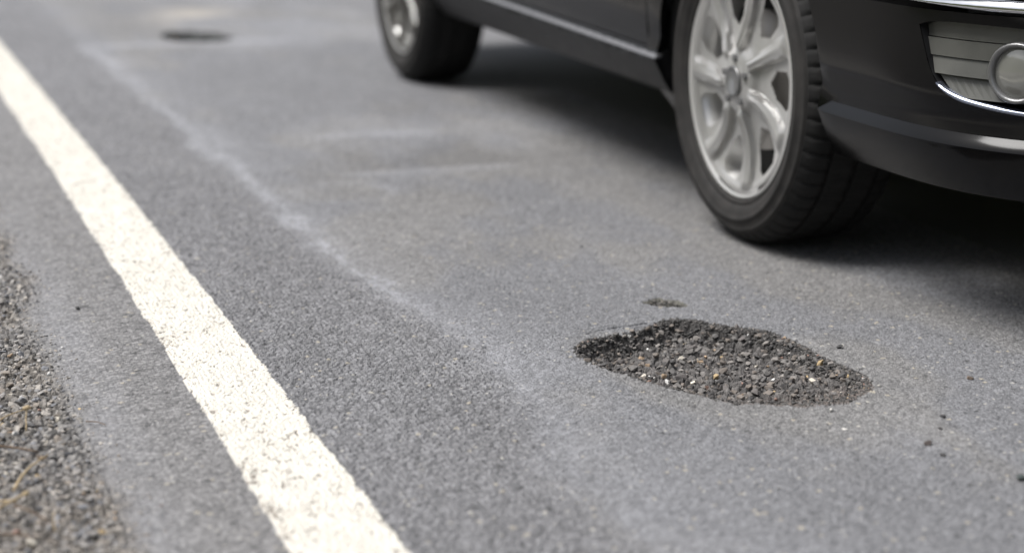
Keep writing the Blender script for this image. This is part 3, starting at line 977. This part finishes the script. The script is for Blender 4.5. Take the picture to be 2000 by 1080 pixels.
    # door furniture, windows, mirror, tail lamp (above the picture)
    for d, y0, y1 in ((d1, .50, 1.40), (d2, 1.49, 2.30)):
        bm = bmesh.new()
        yt0, yt1 = (y0 + .42 if d is d1 else y0), (y1 if d is d1 else y1 - .12)
        P = [(y0, .93, .845), (y1, .93, .845), (yt1, 1.38, .655), (yt0, 1.36, .665)]
        f0 = [bm.verts.new((side * x, y, z)) for y, z, x in P]
        f1 = [bm.verts.new((side * (x - .012), y, z)) for y, z, x in P]
        bm.faces.new(f0); bm.faces.new(f1[::-1])
        for j in range(4): bm.faces.new((f0[j], f0[(j + 1) % 4], f1[(j + 1) % 4], f1[j]))
        link('window', bm_mesh('window', bm, mat_glass), d)
        bm = bmesh.new()
        tube(bm, [skin(A(y1 - .22 + .16 * k / 6), .82, .004 + .028 * math.sin(math.pi * k / 6), side) for k in range(7)], [.011] * 7, 8)
        link('handle', bm_mesh('handle', bm, mat_body, True), d)
    bm = bmesh.new()
    bmesh.ops.create_icosphere(bm, subdivisions=3, radius=1, matrix=Matrix.Translation((side * .985, .52, 1.0)) @ Matrix.Diagonal((.105, .07, .075, 1)))
    link('wing_mirror', bm_mesh('wing_mirror', bm, mat_body, True), car)
    panel('tail_light', [(A(2.9) + .06, .70), (A(2.9) + .34, .70), (A(2.9) + .34, .90), (A(2.9) + .06, .90)], [], mat_red, side, off=.006)

    # wheel arch liners
    for wy in (0.0, WB):
        bm = bmesh.new()
        prev = None
        for i in range(25):
            t = math.pi * (0.0 + 1.0 * i / 24)
            r_ = ARCH + .006
            row = [bm.verts.new((side * x, wy + r_ * math.cos(t), WR + r_ * math.sin(t))) for x in (HW - .035, HW - .30)]
            if prev:
                bm.faces.new((prev[0], row[0], row[1], prev[1]))
            prev = row
        res = bmesh.ops.extrude_face_region(bm, geom=bm.faces[:])
        for v in [g_ for g_ in res['geom'] if isinstance(g_, bmesh.types.BMVert)]:
            d_ = Vector((0, v.co.y - wy, v.co.z - WR)).normalized()
            v.co += d_ * .012
        link('wheel_arch_liner', bm_mesh('wheel_arch_liner', bm, mat_dark, True), car)

# bonnet, roof, screens, pillars, underbody
def grid_part(name, rows, mat, thick=.02, parent=None):
    bm = bmesh.new()
    top = [[bm.verts.new(p) for p in r_] for r_ in rows]
    bot = [[bm.verts.new((p[0], p[1], p[2] - thick)) for p in r_] for r_ in rows]
    n, m = len(rows), len(rows[0])
    for i in range(n - 1):
        for j in range(m - 1):
            bm.faces.new((top[i][j], top[i][j + 1], top[i + 1][j + 1], top[i + 1][j]))
            bm.faces.new((bot[i][j], bot[i + 1][j], bot[i + 1][j + 1], bot[i][j + 1]))
    for j in range(m - 1):
        bm.faces.new((top[0][j], bot[0][j], bot[0][j + 1], top[0][j + 1]))
        bm.faces.new((top[-1][j], top[-1][j + 1], bot[-1][j + 1], bot[-1][j]))
    for i in range(n - 1):
        bm.faces.new((top[i][0], top[i + 1][0], bot[i + 1][0], bot[i][0]))
        bm.faces.new((top[i][-1], bot[i][-1], bot[i + 1][-1], top[i + 1][-1]))
    return link(name, bm_mesh(name, bm, mat, True), parent or car)
def front_half(y):
    k = max(0.0, 1 - (max(0, FY - y) / FA) ** NE) ** (1 / NE)
    return HW * k
rows = []
for i in range(14):
    y = -1.02 + (0.32 + 1.02) * i / 13
    hw = min(front_half(y) - .02, .80 + .02 * i / 13)
    zc = .735 + .245 * math.sin(min(1, i / 13) * math.pi / 2 * .92)
    rows.append([(hw * (j / 8 - 1), y, zc - .085 * abs(j / 8 - 1) ** 3 * (.6 + .4 * i / 13)) for j in range(17)])
grid_part('bonnet', rows, mat_body)
rows = [[(w * (j / 8 - 1), y - .10 * (1 - abs(j / 8 - 1) ** 2), z - .02 * abs(j / 8 - 1) ** 3) for j in range(17)] for y, z, w in ((.40, .975, .80), (.62, 1.12, .74), (.85, 1.27, .68), (1.06, 1.395, .62))]
grid_part('windscreen', rows, mat_glass, .008)
rows = [[(w * (j / 8 - 1), y, z - .05 * abs(j / 8 - 1) ** 4) for j in range(17)] for y, z, w in ((1.04, 1.415, .635), (1.4, 1.46, .655), (1.9, 1.47, .655), (2.4, 1.45, .65), (2.8, 1.40, .63))]
grid_part('roof', rows, mat_body, .03)
rows = [[(w * (j / 8 - 1), y + .06 * (1 - abs(j / 8 - 1) ** 2), z) for j in range(17)] for y, z, w in ((2.80, 1.375, .60), (3.0, 1.2, .66), (3.22, .95, .72))]
grid_part('rear_window', rows, mat_glass, .008)
for side in (-1, 1):
    for p0, p1, r_ in (((side * .83, .40, .93), (side * .655, 1.02, 1.40), .032), ((side * .845, 1.455, .92), (side * .665, 1.47, 1.42), .028), ((side * .82, 2.62, .92), (side * .64, 2.66, 1.40), .09), ((side * .74, 3.20, .92), (side * .61, 2.80, 1.38), .05)):
        bm = bmesh.new()
        tube(bm, [Vector(p0).lerp(Vector(p1), k / 3) for k in range(4)], [r_] * 4, 10)
        link('pillar', bm_mesh('pillar', bm, mat_body, True), car)
bm = bmesh.new()
sec = [(-.80, .40), (-.80, .255), (-.66, .170), (.66, .170), (.80, .255), (.80, .40)]
rws = []
for y, k, dzz in ((-.93, .72, .03), (-.60, .93, .0), (-.44, .76, .0), (.42, .76, .0), (.43, .98, 0), (1.25, .98, .0), (1.60, .98, .055), (2.04, .98, .06), (2.05, .72, .08), (2.86, .72, .08), (2.87, .9, .08), (3.28, .78, .11)):
    rws.append([bm.verts.new((x * k, y, z + dzz)) for x, z in sec])
for a, b in zip(rws[:-1], rws[1:]):
    for j in range(6):
        bm.faces.new((a[j], a[(j + 1) % 6], b[(j + 1) % 6], b[j]))
bm.faces.new(rws[0]); bm.faces.new(rws[-1][::-1])
link('underbody', bm_mesh('underbody', bm, mat_dark), car)
for y in (0.0, WB):
    bm = bmesh.new()
    tube(bm, [(-.70, y, WR), (-.3, y, WR - .02), (.3, y, WR - .02), (.70, y, WR)], [.03] * 4, 10)
    link('axle', bm_mesh('axle', bm, mat_dark, True), car)

# wheels: outer face at local x=0 pointing to -x; built once, copied
def lathe(name, prof, mat, seg=96, parent=None, closed=False, cut=None):
    """prof: list of (x, r), spun about the x axis"""
    bm = bmesh.new()
    rings = []
    for x, r_ in prof:
        rg = []
        for i in range(seg):
            q_ = r_ - (cut(x, r_, i) if cut else 0.0)
            rg.append(bm.verts.new((x, q_ * math.cos(2 * math.pi * i / seg), q_ * math.sin(2 * math.pi * i / seg))))
        rings.append(rg)
    if closed:
        rings.append(rings[0])
    for a, b in zip(rings[:-1], rings[1:]):
        for i in range(seg):
            bm.faces.new((a[i], a[(i + 1) % seg], b[(i + 1) % seg], b[i]))
    if not closed:
        for rg in (rings[0], rings[-1]):
            try: bm.faces.new(rg)
            except ValueError: pass
    return link(name, bm_mesh(name, bm, mat, True), parent)
def spoke_height(r_, th):
    """hub cap relief: (lift toward the outside, is_hole)"""
    ns = 7
    if r_ < .056:
        return .007 * (1 - (r_ / .056) ** 2) + .005, False
    k = (r_ - .056) / .155
    t = ((th - R(258) + .14 * (1 - k)) * ns / (2 * math.pi)) % 1.0
    d = min(t, 1 - t)                             # 0 on a spoke's centre, .5 midway between two
    outer = max(0.0, min(1.0, (.209 - r_) / .010))
    inner = max(0.0, min(1.0, (r_ - .056) / .014))
    fin = max(0.0, min(1.0, (.185 - .06 * k - d) / .028))       # raised narrow spoke
    keel = max(0.0, 1 - d / .09) * .005
    dish = -.014 * math.sin(min(1, k) * math.pi) ** .7
    hole = .132 < r_ < .190 and d > .5 - .24 * min(1.0, (r_ - .124) / .03)
    return (dish + (.015 * fin + keel) * (1 - .35 * k)) * inner * outer + (1 - inner) * .005, hole
def make_wheel():
    w = empty('wheel', (0, 0, 0), 0, car)
    tw = .205
    wallp = [(.016, .226), (.005, .230), (.002, .235), (.0045, .2375), (.0025, .240), (-.002, .246), (-.0055, .256), (-.0065, .262), (-.0085, .264), (-.0085, .268), (-.006, .270), (-.004, .278), (-.001, .285), (-.0025, .287), (.001, .289), (.004, .292)]
    tread = [(.004, .292), (.012, .303), (.026, .311), (.046, .3135), (.047, .306), (.056, .306), (.057, .3145), (.098, .315), (.099, .3075), (.110, .3075), (.111, .315), (.150, .3145), (.151, .306), (.160, .306), (.161, .3135),
             (.180, .311), (.194, .303), (.204, .285), (.205, .25), (.192, .222), (.10, .215), (.016, .226)]
    def sipe(x, r_, i):
        if r_ < .3025: return 0.0
        if x < .047 or x > .160: return .0055 if i % 5 == 0 else 0.0
        return .0035 if (i + int(x * 200)) % 5 == 2 else 0.0
    tyre = lathe('tyre', tread, mat_rubber, 300, w, cut=sipe)
    tyre.data.set_sharp_from_angle(angle=R(30))
    lathe('sidewall', wallp, mat_wall, 96, w)
    # remove the capping faces of the open profiles
    for o in w.children:
        me = o.data
        bm = bmesh.new(); bm.from_mesh(me)
        big = [f for f in bm.faces if len(f.verts) > 8]
        bmesh.ops.delete(bm, geom=big, context='FACES_ONLY')
        bm.to_mesh(me); bm.free()
    lathe('rim', [(.012, .219), (.006, .2235), (.012, .2285), (.030, .224), (.19, .216), (.19, .205), (.05, .198), (.022, .208)], mat_silver, 96, w, True)
    lathe('brake_disc', [(.060, .03), (.060, .135), (.078, .135), (.078, .03)], mat_steel, 48, w)
    lathe('wheel_back', [(.085, .01), (.088, .20), (.10, .20), (.10, .01)], mat_dark, 48, w)
    bm = bmesh.new()
    rs = [.0, .01, .02, .03, .042, .052, .058, .062, .068, .074, .080, .088, .096, .104, .110, .116, .122, .130, .138, .146, .154, .162, .170, .178, .184, .190, .196, .202, .207, .212, .219]
    nt_ = 7 * 36
    def ang(r_, i):
        k = min(1.0, max(0.0, (r_ - .056) / .155))
        return R(258) - .14 * (1 - k) + 2 * math.pi * i / nt_
    V = []
    for r_ in rs:
        V.append([bm.verts.new((.010 - spoke_height(r_, ang(r_, i))[0], r_ * math.cos(ang(r_, i)), r_ * math.sin(ang(r_, i)))) for i in range(nt_)] if r_ > 0 else None)
    c = bm.verts.new((.010 - spoke_height(0, 0)[0], 0, 0))
    for i in range(nt_):
        bm.faces.new((c, V[1][i], V[1][(i + 1) % nt_]))
    for k in range(1, len(rs) - 1):
        rm = (rs[k] + rs[k + 1]) / 2
        for i in range(nt_):
            t = ((i + .5) * 7 / nt_) % 1.0
            d = min(t, 1 - t)
            if .104 < rm < .196 and d > max(.265, .50 - (rm - .106) * 8.0, .265 + max(0.0, rm - .184) * 9):
                continue
            bm.faces.new((V[k][i], V[k + 1][i], V[k + 1][(i + 1) % nt_], V[k][(i + 1) % nt_]))
    bmesh.ops.solidify(bm, geom=bm.faces[:], thickness=-.004)
    cap = link('hub_cap', bm_mesh('hub_cap', bm, mat_silver, True), w)
    cap.data.set_sharp_from_angle(angle=R(58))
    lathe('centre_badge', [(-.002, .030), (-.0055, .030), (-.0065, .026), (-.0055, .025), (-.0060, .0)], mat_dull, 40, w)
    for b in range(5):
        bm = bmesh.new()
        a_ = 2 * math.pi * b / 5 + .3
        bmesh.ops.create_cone(bm, cap_ends=True, segments=6, radius1=.008, radius2=.007, depth=.012,
                              matrix=Matrix.Translation((.002, .0445 * math.cos(a_), .0445 * math.sin(a_))) @ Matrix.Rotation(-math.pi / 2, 4, 'Y'))
        link('wheel_bolt', bm_mesh('wheel_bolt', bm, mat_dull), w)
    return w
wheel0 = make_wheel()
first = True
for side in (-1, 1):
    for y, sp in ((0.0, 0.0), (WB, 0.35)):
        if first:
            w = wheel0; first = False
        else:
            w = wheel0.copy(); COL.objects.link(w); w.parent = car
            for ch in list(wheel0.children):
                c2 = ch.copy(); COL.objects.link(c2); c2.parent = w
        w.location = (side * .874, y, WR)
        w.rotation_euler = (sp, 0, 0) if side < 0 else (sp, 0, math.pi)
